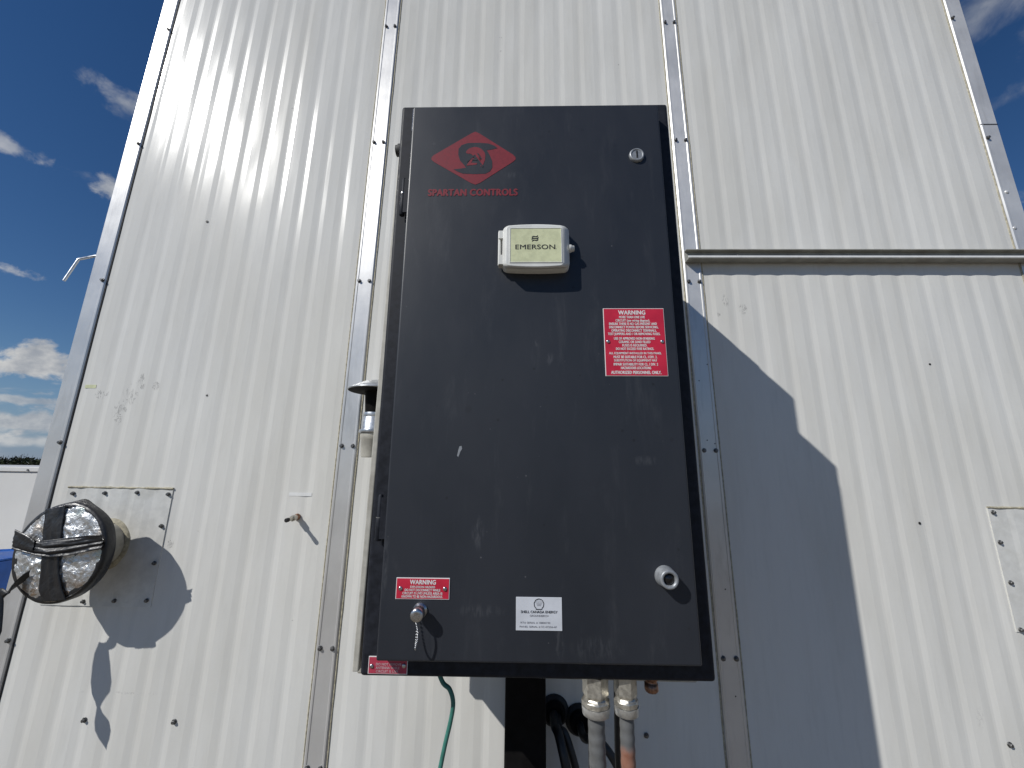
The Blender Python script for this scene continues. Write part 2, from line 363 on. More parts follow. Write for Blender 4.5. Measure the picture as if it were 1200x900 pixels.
# ------------------------------------------------------------------ building
WX0, WX1 = -1.2474*S, 1.4190*S           # outer faces of the corners
ZB, ZT = 0.30, 4.35
YW = S                                    # low flats of the ribbed sheets
DEPTH = 6.0
shed = thing('metal_building', (0.1, S+2, 0), 'white ribbed metal building with bare aluminium trims filling the photo behind the black cabinet', 'building')
PER = .0645*S; RIB = .0016
def rib_profile(x0, x1, dark0):
    """x, height pairs of the sheet's cross-section between x0 and x1"""
    pts = [(x0, 0.0)]
    k = math.floor((x0-dark0)/PER)-1
    ev = []
    while dark0+k*PER < x1+PER:
        c = dark0+k*PER
        ev += [(c-.13*PER, RIB), (c+.13*PER, 0), (c+.21*PER, 0), (c+.41*PER, RIB)]; k += 1
    ev = [(x, h) for x, h in ev if x0+.022 < x < x1-.022]
    while ev and ev[0][1] > 0: ev.pop(0)
    while ev and ev[-1][1] > 0: ev.pop()
    out = [(x0, 0.0)]+ev+[(x1, 0.0)]
    return out
def sheet(x0, x1, z0, z1, dark0, name='wall_panel', label=None):
    pr = rib_profile(x0, x1, dark0); m = MB()
    vs = []; n = len(pr)
    for z in (z0, z1):
        for x, h in pr: vs.append((x, YW-h, z))
    m.add(vs, [(i, i+1, n+i+1, n+i) for i in range(n-1)])
    vb = [(x0, YW+.002, z0), (x1, YW+.002, z0), (x1, YW+.05, z0), (x0, YW+.05, z0), (x0, YW+.002, z1), (x1, YW+.002, z1), (x1, YW+.05, z1), (x0, YW+.05, z1)]
    m.add(vb, [(0, 3, 2, 1), (4, 5, 6, 7), (1, 2, 6, 5), (2, 3, 7, 6), (3, 0, 4, 7)])
    o = m.build(name, M['white_sheet'], shed, label=label)
    return o
LX, RX = -.4452*S, .4741*S
ZC = U(0, .585).z
p_left = sheet(WX0+.03, LX-.006, ZB, ZT, -1.1286*S, label='left ribbed white sheet with scuffs and a square cover plate')
p_mid = sheet(LX+.006, RX-.006, ZB, ZT, -.349*S, label='middle ribbed white sheet behind the black cabinet')
p_ru = sheet(RX+.006, WX1-.03, ZC+.002, ZT, .5676*S, label='upper right ribbed white sheet above the grey channel')
p_rl = sheet(RX+.006, WX1-.03, ZB, ZC-.002, .5676*S, label='lower right ribbed white sheet crossed by the cabinet shadow')
for nm, x0, x1, y0, y1, z0, z1, mt in (('side_wall', WX0+.012, WX0+.06, S+.06, S+DEPTH, ZB, ZT, 'white_sheet'), ('side_wall', WX1-.06, WX1-.012, S+.06, S+DEPTH, ZB, ZT, 'white_sheet'),
                                   ('rear_wall', WX0+.06, WX1-.06, S+DEPTH-.06, S+DEPTH, ZB, ZT, 'white_sheet'), ('roof', WX0-.03, WX1+.03, S-.04, S+DEPTH+.05, ZT+.002, ZT+.10, 'alu'), ('skid_base', WX0+.02, WX1-.02, S+.015, S+DEPTH-.02, .002, ZB-.003, 'post')):
    MB().box((x0, y0, z0), (x1, y1, z1)).build(nm, M[mt], shed, bevel=.003)

# screw: hex washer head, shared mesh, axis towards -Y
def screw_mesh():
    m = MB(); m.lathe((0, 0, 0), (0, -1, 0), [(0, .0062), (.0012, .0064), (.0016, .0058)], 12)
    m.lathe((0, -.0016, 0), (0, -1, 0), [(0, .0043), (.0044, .0043), (.0050, .0036)], hexa=True); return m
sm0 = screw_mesh().build('screw', M['screw'], shed, Matrix.Translation((0, 0, 0)))
SCREW_ME = sm0.data; bpy.data.objects.remove(sm0); 
def screw(parent, p, sc=1.0, rot=None):
    b = Matrix.Translation(p) @ Matrix.Rotation(rot if rot is not None else random.uniform(0, 1), 4, 'Y') @ Matrix.Scale(sc*1.22, 4)
    return link('screw', SCREW_ME, None, parent, b)
ROWS = [1.894, 1.434, .977, .513, .0525, -.410, -.870]

def seam(cx, rows_extra=()):
    w = .0325; t = .0065; m = MB()
    pr = [(-w, .0), (-w, -.0030), (-w+.004, -t), (-w+.009, -t), (-w+.011, -t+.0018), (w-.011, -t+.0018), (w-.009, -t), (w-.004, -t), (w, -.0030), (w, 0)]
    vs = [(cx+x, YW+y, z) for z in (ZB-.01, ZT) for x, y in pr]; n = len(pr)
    m.add(vs, [(i, i+1, n+i+1, n+i) for i in range(n-1)]+[(n-1, 0, n, 2*n-1)])
    o = m.build('seam_trim', M['alu'], shed)
    for sgn in (-1, 1):
        q = MB(); xs = cx+sgn*(w+.003)
        pts = []
        for i in range(120):
            z = ZB+(ZT-ZB)*i/119; pts.append((xs+.0012*noise.noise((xs*5, z*6, 1)), YW-.0004, z))
        q.tube(pts, lambda t: .0026+.0009*noise.noise((t*90, sgn, 2)), 6); q.build('sealant_bead', M['caulk'], o)
    for r in ROWS+list(rows_extra):
        for sgn in (-1, 1): screw(o, (cx+sgn*.0195, YW-t+.0018, r*S+H))
    return o
s1 = seam(LX, (-.643,)); s1['label'] = 'left aluminium seam strip, sunlit along its length'
s2 = seam(RX); s2['label'] = 'right aluminium seam strip beside the black cabinet, shaded lower down'
for px, py in ((828, 427.5), (818.5, 446.5), (831.5, 446.5), (828, 516), (837, 520), (849, 690), (861, 815)):
    p = at(px, py); MB().lathe((p.x, YW-.0047, p.z), (0, -1, 0), [(0, .0020), (.0006, .0020)], 10).build('rivet_hole', M['rubber'], s2)

def corner(xo, sgn):
    """aluminium corner angle: front leg, side return; sgn=+1 when the front leg runs to +x from the outer edge"""
    w = .0705; t = .006; m = MB()
    pr = [(xo+sgn*w, YW), (xo+sgn*w, YW-.003), (xo+sgn*(w-.004), YW-t), (xo+sgn*(w-.010), YW-t), (xo+sgn*(w-.013), YW-t+.0012), (xo+sgn*.006, YW-t+.0012), (xo, YW-t+.006), (xo, YW+.075), (xo+sgn*.003, YW+.075), (xo+sgn*.003, YW+.004)]
    n = len(pr); vs = [(x, y, z) for z in (ZB-.01, ZT) for x, y in pr]
    m.add(vs, [(i, (i+1) % n, n+(i+1) % n, n+i) for i in range(n)]+[tuple(range(n)), tuple(range(2*n-1, n-1, -1))])
    o = m.build('corner_trim', M['alu'], shed)
    q = MB(); xs = xo+sgn*(w+.0028)
    q.tube([(xs+.001*noise.noise((sgn, z*.3, 4)), YW-.0004, ZB+(ZT-ZB)*z/119) for z in range(120)], .0024, 6); q.build('sealant_bead', M['rubber' if sgn > 0 else 'caulk'], o)
    for r in ROWS: screw(o, (xo+sgn*(w-.0105), YW-t, r*S+H))
    return o
c1 = corner(WX0, 1); c1['label'] = 'left corner aluminium angle of the building'
c2 = corner(WX1, -1); c2['label'] = 'right corner aluminium angle with two round rivets and a lap joint'
for px, py in ((1178, 226), (1187, 268)):
    p = at(px, py); MB().lathe((p.x, YW-.0048, p.z), (0, -1, 0), [(0, .0075), (.0015, .007), (.003, .0045), (.0035, .001)], 14).build('rivet', M['alu'], c2)
zj = at(1160, 147).z
MB().box((WX1-.0705, YW-.0066, zj-.0012), (WX1-.004, YW-.0045, zj+.0012)).build('lap_joint', M['screw'], c2)

# grey channel across the right half
xe = .4535*S; xr = WX1+.06
ch = MB()
def chan_box(z0, z1, d0, d1): ch.box((xe, S*(1-d1), z0*S+H), (xr, S*(1-d0), z1*S+H))
chan_box(.5690, .6035, .0052, .0075)
chan_box(.6005, .6035, .0076, .0195)
chan_box(.5690, .5716, .0076, .0300)
cho = ch.build('door_track_channel', M['greyflash'], shed, bevel=.0012, label='grey steel channel running across the right sheets')
MB().box((xe, S*(1-.0304), .5717*S+H), (xr, S*(1-.0284), .5768*S+H)).build('lip_highlight', M['white_ply'], cho)  # grey channel's front lip in white: sunlit edge put into the colour
for x in (.60, .90, 1.20): screw(cho, (x*S, S*(1-.0076), .588*S+H), .8)

# cover plates
def cover(x0, x1, z0, z1, spots, dark0, label):
    m = MB(); pr = rib_profile(x0*S, x1*S, dark0*S); n = len(pr); T = .0042
    vs = [(x, YW-h-T, z) for z in (z0*S+H, z1*S+H) for x, h in pr]+[(x, YW-h-.0012, z) for z in (z0*S+H, z1*S+H) for x, h in pr]
    fs = []
    for i in range(n-1):
        fs += [(i, i+1, n+i+1, n+i), (2*n+i, 3*n+i, 3*n+i+1, 2*n+i+1), (i, 2*n+i, 2*n+i+1, i+1), (n+i, n+i+1, 3*n+i+1, 3*n+i)]
    fs += [(0, n, 3*n, 2*n), (n-1, 3*n-1, 4*n-1, 2*n-1)]
    m.add(vs, fs); o = m.build('cover_plate', M['plate'], shed, label=label)
    pts = [(x0, z1), (x1, z1)]
    q = MB(); q.tube([(S*(x0+(x1-x0)*i/40), YW-.0045, z1*S+H+.0015+.0015*noise.noise((i*.4, x0, 0))) for i in range(41)], lambda t: .0034+.0016*noise.noise((t*17, x0*3, 1)), 7)
    q.build('sealant_bead', M['caulk'], o)
    for x, z in spots: screw(o, (x*S, YW-.0058, z*S+H), .85)
    return o
cover(-1.1518, -.879, -.3330, -.0606, [(-.888, -.0734), (-.9686, -.0704), (-1.052, -.073), (-1.1346, -.075), (-.8898, -.1493), (-.889, -.235), (-.8898, -.318), (-.968, -.32), (-1.0441, -.323), (-1.136, -.32), (-1.137, -.15), (-1.137, -.235)], -1.1286,
      'left square cover plate around the foil wrapped vent')
cover(1.1198, 1.365, -.3427, -.0755, [(1.1289, -.085), (1.21, -.085), (1.29, -.085), (1.1282, -.1524), (1.1300, -.2396), (1.1273, -.3374), (1.21, -.337), (1.29, -.337), (1.358, -.085), (1.358, -.2), (1.358, -.337)], .5676,
      'right square cover plate at the edge of the photo')
for pan, spots in ((p_left, [(100, 843), (205, 845)]), (p_rl, [(1182, 872)]), (p_mid, [(757, 861)])):
    for px, py in spots:
        p = at(px, py); screw(pan, (p.x, YW-RIB-.0005, p.z), .95)
for pan, px, py, r in ((p_left, 243, 260, .0050), (p_rl, 1089, 427, .0038), (p_rl, 1077, 613, .0042), (p_left, 243, 463.5, .0030)):
    p = at(px, py); MB().lathe((p.x, YW-RIB-.0004, p.z), (0, -1, 0), [(0, r), (.0008, r*.9)], 12).build('dark_hole', M['rubber'], pan)
a = at(339.5, 577, 0); b = at(365.5, 581.5, 0)
MB().box((a.x, YW-RIB-.0008, a.z), (b.x, YW-RIB-.0003, b.z)).build('white_sticker', M['sticker'], p_left)
a = at(101, 451); b = at(113, 455)
MB().box((a.x, YW-RIB-.0008, a.z), (b.x, YW-RIB-.0003, b.z)).build('yellow_sticker', M['yellow_label'], p_left)

# ------------------------------------------------------------------ bent rod on the left side wall
a = at(112, 300, -.06); b = at(92, 304, -.04); c = at(75, 329, -.03)
m = MB(); m.tube([Vector((WX0+.02, S*1.07, a.z+.012)), a, a.lerp(b, .5), a.lerp(b, .9), b, b.lerp(c, .08), b.lerp(c, .5), c], .0050, 10)
rod = thing('bent_rod', (WX0, S*1.06, a.z), 'thin bent metal rod sticking out past the left corner of the building', 'rod')
m.build('rod', M['galv'], rod)
MB().lathe((WX0+.004, S*1.07, a.z+.0125), (-1, 0, 0), [(0, .014), (.006, .014), (.007, .009)], 14).build('rod_flange', M['galv'], rod)

# ------------------------------------------------------------------ control cabinet
def loc(u, w, v): return Vector((u, -w, v))
cab = thing('control_cabinet', None, 'tall black control cabinet with signs, locks and a small white box on its door', 'cabinet', basis=MC @ Matrix.Translation((0, 0, -HE/2)))
def cpart(mb, name, mt, parent=None, bevel=0.0, label=None, seg=2): return mb.build(name, M[mt], parent or cab, MC, bevel, label, seg)
hw, hh = WE/2, HE/2
frame = cpart(MB().box((-hw, 0, -hh), (hw, .110, hh)), 'front_frame', 'black_edge', None, .006, None, 3)
# door
DW = .0265
tl, tr, br, bl = L(485, 125.5, DW), L(770, 121.5, DW), L(825.5, 782, DW), L(439, 775, DW)
du0, du1, dv1, dv0 = (tl[0]+bl[0])/2, (tr[0]+br[0])/2, (tl[1]+tr[1])/2, (bl[1]+br[1])/2
door = MB(); door.box((du0, -DW, dv0), (du1, -.004, dv1))
door = cpart(door, 'door', 'black_paint', None, .0035, None, 3)
cpart(MB().box((du0+.012, -.004, dv0+.012), (du1-.012, -.0003, dv1-.012)), 'door_gasket', 'rubber')
# rear bodies, drawn in wall units
def ubox(x0, x1, z0, z1, d0, d1): return MB().box(tuple(U(x0, z0, d0)), tuple(U(x1, z1, d1)))
ubox(-.222, .255, -.270, .652, .302, .387).build('shroud', M['black_edge'], cab, bevel=.004)
ubox(-.260, .280, -.324, .630, .150, .300).build('rear_box', M['beige'], cab, bevel=.004)
ubox(-.2310, -.2223, -.277, .612, .305, .396).build('mounting_rail', M['beige'], cab, bevel=.002)
ubox(-.268, .286, -.330, .622, .135, .148).build('back_plate', M['beige'], cab, bevel=.002)
# rail foot visible at the lower left
# hinges
for (x0, y0), (xm, ym), (x1, y1) in (((473.8, 209), (472.5, 227), (470, 252)), ((446.8, 580), (444.5, 607), (441.5, 634))):
    h = MB()
    u0, v0 = L(x0, y0, .012); um, vm = L(xm, ym, .012); u1, v1 = L(x1, y1, .012); u = (u0+um+u1)/3
    h.lathe(loc(u, .010, vm+.0008), (0, 0, 1), [(0, .0042), (v0-vm-.002, .0042), (v0-vm, .003)], 14)
    h.lathe(loc(u, .010, v1), (0, 0, 1), [(0, .0045), (.001, .0056), (vm-v1-.001, .0056), (vm-v1, .005)], 14)
    h.box((u+.003, -.016, v1+.004), (du0-.0005, -.012, v0-.004))
    ho = cpart(h, 'hinge', 'black_edge')
    cpart(MB().lathe(loc(u, .010, vm+.0002), (0, 0, 1), [(0, .0058), (.0012, .0058)], 14), 'hinge_washer', 'chrome', ho)
# cable plug on the left side, near the top
u, v = L(462, 177, -.045)
cpart(MB().lathe(loc(-hw+.001, -.045, v), (-1, 0, 0), [(0, .017), (.005, .017), (.0055, .0145), (.016, .0145), (.018, .012), (.022, .012)], 18), 'side_plug', 'rubber')
# slotted lock, upper right
u, v = L(746.5, 181, DW+.004)
lk = cpart(MB().lathe(loc(u, DW-.001, v), (0, -1, 0), [(0, .0152), (.004, .0150), (.0062, .0135), (.0062, .0110), (.0052, .0105)], 28), 'quarter_turn_lock', 'grey_plastic')
cpart(MB().box((u-.0016, -(DW+.0048), v-.0075), (u+.0016, -(DW+.0042), v+.0085)), 'slot', 'rubber', lk)
# protruding knob lock, lower right
u, v = L(779.0, 675.0, DW)
kb = MB(); kb.lathe(loc(u, DW-.001, v), (.0, -1, 0), [(0, .0165), (.003, .0166), (.004, .0158), (.021, .0148), (.0235, .0136), (.0235, .0098), (.016, .0090)], 28)
kb = cpart(kb, 'knob_lock', 'grey_plastic')
cpart(MB().lathe(loc(u, DW+.0155, v), (0, -1, 0), [(0, .0091), (.002, .0085), (.0040, .0062), (.0050, .001)], 20), 'keyhole_plug', 'dark_gloss', kb)
# connector with bead chain, lower left
u, v = L(492.5, 715, DW)
cn = MB(); cn.lathe(loc(u, DW-.001, v), (0, -1, 0), [(0, .0115), (.0035, .0115), (.004, .0085), (.012, .0085), (.013, .0105), (.024, .0103), (.026, .0085), (.026, .004)], 22)
cn = cpart(cn, 'antenna_connector', 'chrome')
bm = bmesh.new()
for i in range(34):
    t = i/33
    if t < .5: q = loc(u-.001+.004*math.sin(t*6), DW+.022-.004*t, v-.009-.066*t*1.15)
    else:
        s_ = (t-.5)*2; q = loc(u-.001+.006*math.sin(3+s_*3)+.010*s_*(1-s_)*2, DW+.020-.016*s_, v-.009-.038+.036*s_*s_*.9-.006*math.sin(s_*3.14))
    bmesh.ops.create_icosphere(bm, subdivisions=1, radius=.0017, matrix=Matrix.Translation(q))
me = bpy.data.meshes.new('bead_chain'); bm.to_mesh(me); bm.free()
me.polygons.foreach_set('use_smooth', [True]*len(me.polygons))
link('bead_chain', me, M['chrome'], cn, MC)

# ---- lettering
def text_mesh(body, bold=0.0, shear=0.0, space=0.0):
    cu_ = bpy.data.curves.new('t', 'FONT'); cu_.body = body; cu_.size = 1.0; cu_.offset = bold; cu_.shear = shear; cu_.resolution_u = 4; cu_.space_character = 1.0+space*2.2
    o = bpy.data.objects.new('t', cu_); COL.objects.link(o)
    dg = bpy.context.evaluated_depsgraph_get(); dg.update()
    me_ = bpy.data.meshes.new_from_object(o.evaluated_get(dg))
    vs = [v.co.copy() for v in me_.vertices]; fs = [tuple(p.vertices) for p in me_.polygons]
    bpy.data.objects.remove(o); bpy.data.curves.remove(cu_); bpy.data.meshes.remove(me_)
    return vs, fs
def text_into(mb, body, u0, u1, v0, v1, w, bold=0.02, shear=0.0):
    vs, fs = text_mesh(body, 0.0, shear, bold)
    xs = [v.x for v in vs]; ys = [v.y for v in vs]; x0, x1, y0, y1 = min(xs), max(xs), min(ys), max(ys)
    if body.upper() != body or any(ch in body for ch in ',().'): y0 = max(y0, -.02)
    k = (v1-v0)/(y1-y0); e = bold*k*1.3
    for i, (dx, dy) in enumerate(((0, 0), (-e, 0), (e, 0), (0, e*.6), (0, -e*.6)) if bold > .004 else ((0, 0),)):
        mb.add([loc(u0+(v.x-x0)/(x1-x0)*(u1-u0)+dx, w+i*.00003, v0+(v.y-y0)*k+dy) for v in vs], fs)
def rect_px(tl_, tr_, br_, bl_, w):
    a_, b_, c_, d_ = L(*tl_, w), L(*tr_, w), L(*br_, w), L(*bl_, w)
    return (a_[0]+d_[0])/2, (b_[0]+c_[0])/2, (c_[1]+d_[1])/2, (a_[1]+b_[1])/2
def sign(name, quad, w, face, lines, label, rivets, lmat='letter_white'):
    u0, u1, v0, v1 = rect_px(*quad, w+.0016)
    o = cpart(MB().box((u0, -(w+.0012), v0), (u1, -(w-.0005), v1)), name, 'white_ply', None, .0003, label)
    e = .0011
    cpart(MB().box((u0+e, -(w+.0016), v0+e), (u1-e, -(w+.0010), v1-e)), 'sign_face', face, o)
    mb = MB(); wd, ht = u1-u0, v1-v0
    for body, cx, width, ytop, h_, bold in lines:
        c_ = u0+wd*cx; text_into(mb, body, c_-wd*width/2, c_+wd*width/2, v1-ht*(ytop+h_), v1-ht*ytop, w+.0019, bold)
    cpart(mb, 'lettering', lmat, o)
    for fx, fy in rivets:
        cpart(MB().lathe(loc(u0+wd*fx, w+.0012, v1-ht*fy), (0, -1, 0), [(0, .0036), (.0014, .0034), (.0024, .0022), (.0024, .0008)], 14), 'rivet', 'chrome', o)
    return o
BIG = [('WARNING', .47, .44, .035, .062, .03)]
rows = [('MORE THAN ONE LIVE', .47, .42), ('CIRCUIT (see wiring diagram).', .48, .56), ('ENSURE THERE IS NO GAS PRESENT AND', .48, .78), ('DISCONNECT POWER BEFORE SERVICING,', .49, .80), ('OPERATING DISCONNECT TERMINALS,', .49, .73), ('TEST JUMPERS AND / OR REMOVING FUSES.', .49, .85)]
for i, (b_, cx, wd) in enumerate(rows): BIG.append((b_, cx, wd, .117+i*.0505, .036, .026))
rows = [('USE OF APPROVED NON-SPARKING', .49, .66), ('CERAMIC OR SAND FILLED', .49, .51), ('FUSES IS REQUIRED.', .49, .40), ('DO NOT EXCEED FUSE RATINGS.', .49, .61)]
for i, (b_, cx, wd) in enumerate(rows): BIG.append((b_, cx, wd, .437+i*.0505, .036, .026))
rows = [('ALL EQUIPMENT INSTALLED IN THIS PANEL', .49, .84), ('MUST BE SUITABLE FOR CL. I DIV. 2.', .49, .70), ('SUBSTITUTION OF EQUIPMENT MAY', .49, .69), ('IMPAIR SUITABILITY FOR CL. I DIV. 2', .49, .71), ('HAZARDOUS LOCATIONS', .49, .48)]
for i, (b_, cx, wd) in enumerate(rows): BIG.append((b_, cx, wd, .655+i*.0525, .037, .026))
BIG.append(('AUTHORIZED PERSONNEL ONLY.', .49, .80, .926, .044, .028))
sign('warning_sign', ((706, 361.5), (777.5, 361), (783.5, 441), (710.5, 440.5)), DW, 'red_ply', BIG, 'larger red warning sign of many white lines near the right edge of the door', [(.062, .5), (.938, .5)])
SM = [('WARNING', .5, .48, .09, .21, .03), ('EXPLOSION HAZARD', .5, .46, .37, .10, .025), ('DO NOT DISCONNECT WHILE', .5, .66, .51, .11, .025), ('CIRCUIT IS LIVE UNLESS AREA IS', .5, .74, .66, .11, .025), ('KNOWN TO BE NON-HAZARDOUS.', .5, .76, .81, .11, .025)]
sign('warning_sign', ((464.5, 677), (527, 677.5), (526.5, 703), (463.3, 702)), DW, 'red_ply', SM, 'small red warning sign low on the left of the door', [(.085, .5), (.915, .5)])
FR = [('DO NOT REMOVE', .52, .64, .36, .14, .025), ('ANTENNA WHILE', .50, .60, .56, .14, .025), ('CIRCUIT IS LIVE', .49, .56, .76, .14, .025)]
sign('warning_label', ((432, 769), (477.5, 770), (477.5, 791), (431, 789.5)), .0003, 'red_faded', FR, 'faded red label on the frame under the lower left corner of the door', [(.09, .55), (.91, .5)], 'letter_pink')
# white owner's label with shell outline
u0, u1, v0, v1 = rect_px((605, 699.5), (658, 700.5), (659.3, 740), (604.3, 738.3), DW+.0012)
sl = cpart(MB().box((u0, -(DW+.0012), v0), (u1, -(DW-.0005), v1)), 'owner_label', 'label_white', None, .0003, 'white label with a shell outline and small grey lettering low on the door')
wd, ht = u1-u0, v1-v0
mb = MB(); text_into(mb, 'SHELL CANADA ENERGY', u0+wd*.105, u0+wd*.90, v1-ht*.475, v1-ht*.400, DW+.0016, .012); cpart(mb, 'lettering', 'ink', sl)
mb = MB(); text_into(mb, 'GROUNDBIRCH', u0+wd*.30, u0+wd*.70, v1-ht*.585, v1-ht*.525, DW+.0016, 0)
text_into(mb, 'RTU SERIAL # 18B00730', u0+wd*.10, u0+wd*.74, v1-ht*.795, v1-ht*.735, DW+.0016, 0)
text_into(mb, 'PANEL SERIAL # SC-07256-6F', u0+wd*.08, u0+wd*.88, v1-ht*.915, v1-ht*.855, DW+.0016, 0); cpart(mb, 'small_lettering', 'ink_grey', sl)
# pecten outline + ribs
cu0, cv0, R0 = u0+wd*.50, v1-ht*.205, ht*.165
def pecten(r):
    out = []
    for i in range(61):
        a_ = math.radians(-50+280*i/60); rr = r*(1+.035*abs(math.sin(i/60*math.pi*7)))
        out.append((cu0+rr*math.cos(a_), cv0+rr*math.sin(a_)))
    bw = r*.62; out += [(cu0-bw, cv0-r*1.02), (cu0+bw, cv0-r*1.02)]
    return out
po, pi_ = pecten(R0), pecten(R0*.86); mb = MB(); n = len(po)
mb.add([loc(x, DW+.0016, y) for x, y in po]+[loc(x, DW+.0016, y) for x, y in pi_], [(i, (i+1) % n, n+(i+1) % n, n+i) for i in range(n)]); cpart(mb, 'shell_emblem', 'ink', sl)
mb = MB()
for k in range(7):
    a_ = math.radians(30+20*k); b0 = Vector((cu0, cv0-R0*.8)); e_ = Vector((cu0+R0*.78*math.cos(a_)*1.05, cv0+R0*.80*math.sin(a_))); t_ = (e_-b0).normalized(); nn = Vector((-t_.y, t_.x))*R0*.018; b0 = b0+t_*R0*.5
    mb.face([loc(*((b0+nn).x, DW+.0016, (b0+nn).y)), loc((b0-nn).x, DW+.0016, (b0-nn).y), loc((e_-nn).x, DW+.0016, (e_-nn).y), loc((e_+nn).x, DW+.0016, (e_+nn).y)])
cpart(mb, 'shell_ribs', 'ink_grey', sl)

# printed maker's mark, upper left of the door
def decal(pts, w, th=.0002):
    mb_ = MB(); q = [L(x, y, w) for x, y in pts]; mb_.prism([loc(u_, w, v_) for u_, v_ in q], (0, th, 0)); return mb_
def curve(pts, n=6):
    out = []; k = len(pts)
    for i in range(k):
        p0, p1, p2, p3 = [Vector(pts[(i+j-1) % k]) for j in range(4)]
        for t in [j/n for j in range(n)]:
            out.append(tuple(0.5*((2*p1)+(p2-p0)*t+(2*p0-5*p1+4*p2-p3)*t*t+(3*p1-p0-3*p2+p3)*t**3)))
    return out
dia = [(557, 154.2), (562, 156.5), (601, 181), (604, 184), (604.3, 186.5), (602, 189), (562, 214.5), (557, 216.3), (552, 214.5), (509, 190), (505.5, 187), (505.7, 184.5), (508, 182), (552, 156.5)]
logo = cpart(decal(dia, DW+.0004), 'printed_emblem', 'red_print')
S_sh = [(583, 173.5), (579, 170.5), (572, 168), (560, 167.3), (548, 167.6), (541, 170), (537.3, 174.5), (537, 181), (539, 188), (544, 193.5), (546, 196.5), (539, 197.6), (531.5, 198.4), (536, 201), (542, 203.3), (556, 203.9), (569, 203.5), (574.5, 200.5), (577, 196), (576.8, 189), (574, 182), (570.5, 176), (576, 175.2)]
cpart(decal(S_sh, DW+.0007), 'emblem_letter', 'black_paint', logo)
hel = curve([(546, 178.5), (549, 174.6), (556, 172.2), (563, 173.8), (568, 179), (568.5, 186), (566, 193), (563.5, 195), (562, 190), (558, 186), (554, 182), (551, 180), (548.5, 180)], 3)
mb = decal(hel, DW+.0010)
for q in ([(546.5, 194), (553.5, 184), (555.5, 185.5), (552, 190.5), (559, 191), (558.5, 192.8), (549.5, 193.8)], [(561, 180), (564, 184), (563, 190), (561, 186)]):
    mb2 = decal(q, DW+.0010); mb.add(mb2.v, mb2.f)
cpart(mb, 'emblem_helmet', 'red_print', logo)
mb = MB()
for (x0, y0), (x1, y1), t_ in (((555.5, 181.5), (566, 195.5), .8), ((559.5, 179.5), (564.5, 186.5), .6), ((547, 189.5), (557, 181.5), .6), ((553, 187), (560, 187.5), .5)):
    d_ = Vector((x1-x0, y1-y0)).normalized(); nx, ny = -d_.y*t_, d_.x*t_
    mb2 = decal([(x0+nx, y0+ny), (x1+nx, y1+ny), (x1-nx, y1-ny), (x0-nx, y0-ny)], DW+.0013); mb.add(mb2.v, mb2.f)
cpart(mb, 'emblem_strokes', 'black_paint', logo)
mb = MB(); a_ = rect_px((502, 222), (606, 221.2), (606.3, 228.6), (502, 229.8), DW+.0005)
text_into(mb, 'SPARTAN CONTROLS', a_[0], a_[1], a_[2], a_[3], DW+.0005, .042); cpart(mb, 'lettering', 'red_print', logo)

# small white instrument box on the door
def rounded(u0_, u1_, v0_, v1_, r, bow, n=7):
    """closed outline with rounded corners and bowed top/bottom"""
    pts = []; cu_, hwid = (u0_+u1_)/2, (u1_-u0_)/2
    def b(u_): return bow*(1-((u_-cu_)/hwid)**2)
    for (cx, cy, a0) in ((u1_-r, v1_-r, 0), (u0_+r, v1_-r, 90), (u0_+r, v0_+r, 180), (u1_-r, v0_+r, 270)):
        for k in range(n):
            a1 = math.radians(a0+90*k/(n-1)); pts.append([cx+r*math.cos(a1), cy+r*math.sin(a1)])
        if a0 in (0, 180):
            for k in range(1, 9):
                f_ = k/9; pts.append([(u1_-r)+(u0_-u1_+2*r)*f_, v1_] if a0 == 0 else [(u0_+r)+(u1_-u0_-2*r)*f_, v0_])
    cv_ = (v0_+v1_)/2
    return [(x, y+(b(x) if y > cv_ else -b(x))*abs(y-cv_)/((v1_-v0_)/2)) for x, y in pts]
fw = DW+.030
fu0, fv1 = L(592.5, 264.5, fw); fu1, fv0 = L(661.5, 311.5, fw)
bu0, bv0 = L(588.5, 319.5, DW); bu1, _ = L(666.3, 300, DW); bv1 = fv1+.006
disp = None
def loft(stack): 
    mb_ = MB(); mb_.rings([[loc(x, w_, y) for x, y in ring] for w_, ring in stack]); return mb_
def lerp4(t, a_, b_): return a_+(b_-a_)*t
disp = cpart(loft([(DW-.001, rounded(bu0, bu1, bv0, bv1, .010, .003)), (DW+.016, rounded(bu0+.0005, bu1-.0005, bv0+.001, bv1-.0005, .010, .003)), (DW+.0165, rounded(bu0+.0016, bu1-.0016, bv0+.002, bv1-.0016, .010, .003))]), 'instrument_box', 'box_plastic', None, 0, 'small white plastic box with a pale yellow-green face on the door')
cpart(loft([(DW+.0166, rounded(bu0+.0006, bu1-.0006, bv0+.001, bv1-.0006, .010, .003)), (DW+.021, rounded(lerp4(.3, bu0, fu0), lerp4(.3, bu1, fu1), lerp4(.3, bv0, fv0), lerp4(.3, bv1, fv1), .009, .003)),
            (DW+.0285, rounded(lerp4(.9, bu0, fu0), lerp4(.9, bu1, fu1), lerp4(.9, bv0, fv0), lerp4(.9, bv1, fv1), .007, .003)), (fw, rounded(fu0+.002, fu1-.002, fv0+.002, fv1-.002, .006, .0028))]), 'lid', 'box_plastic', disp)
lu0, lv1 = L(598.3, 267.8, fw+.0006); lu1, lv0 = L(658, 306.8, fw+.0006)
cpart(MB().box((lu0, -(fw+.0006), lv0), (lu1, -(fw-.0006), lv1)), 'face_label', 'yellow_label', disp, .0003)
mb = MB()
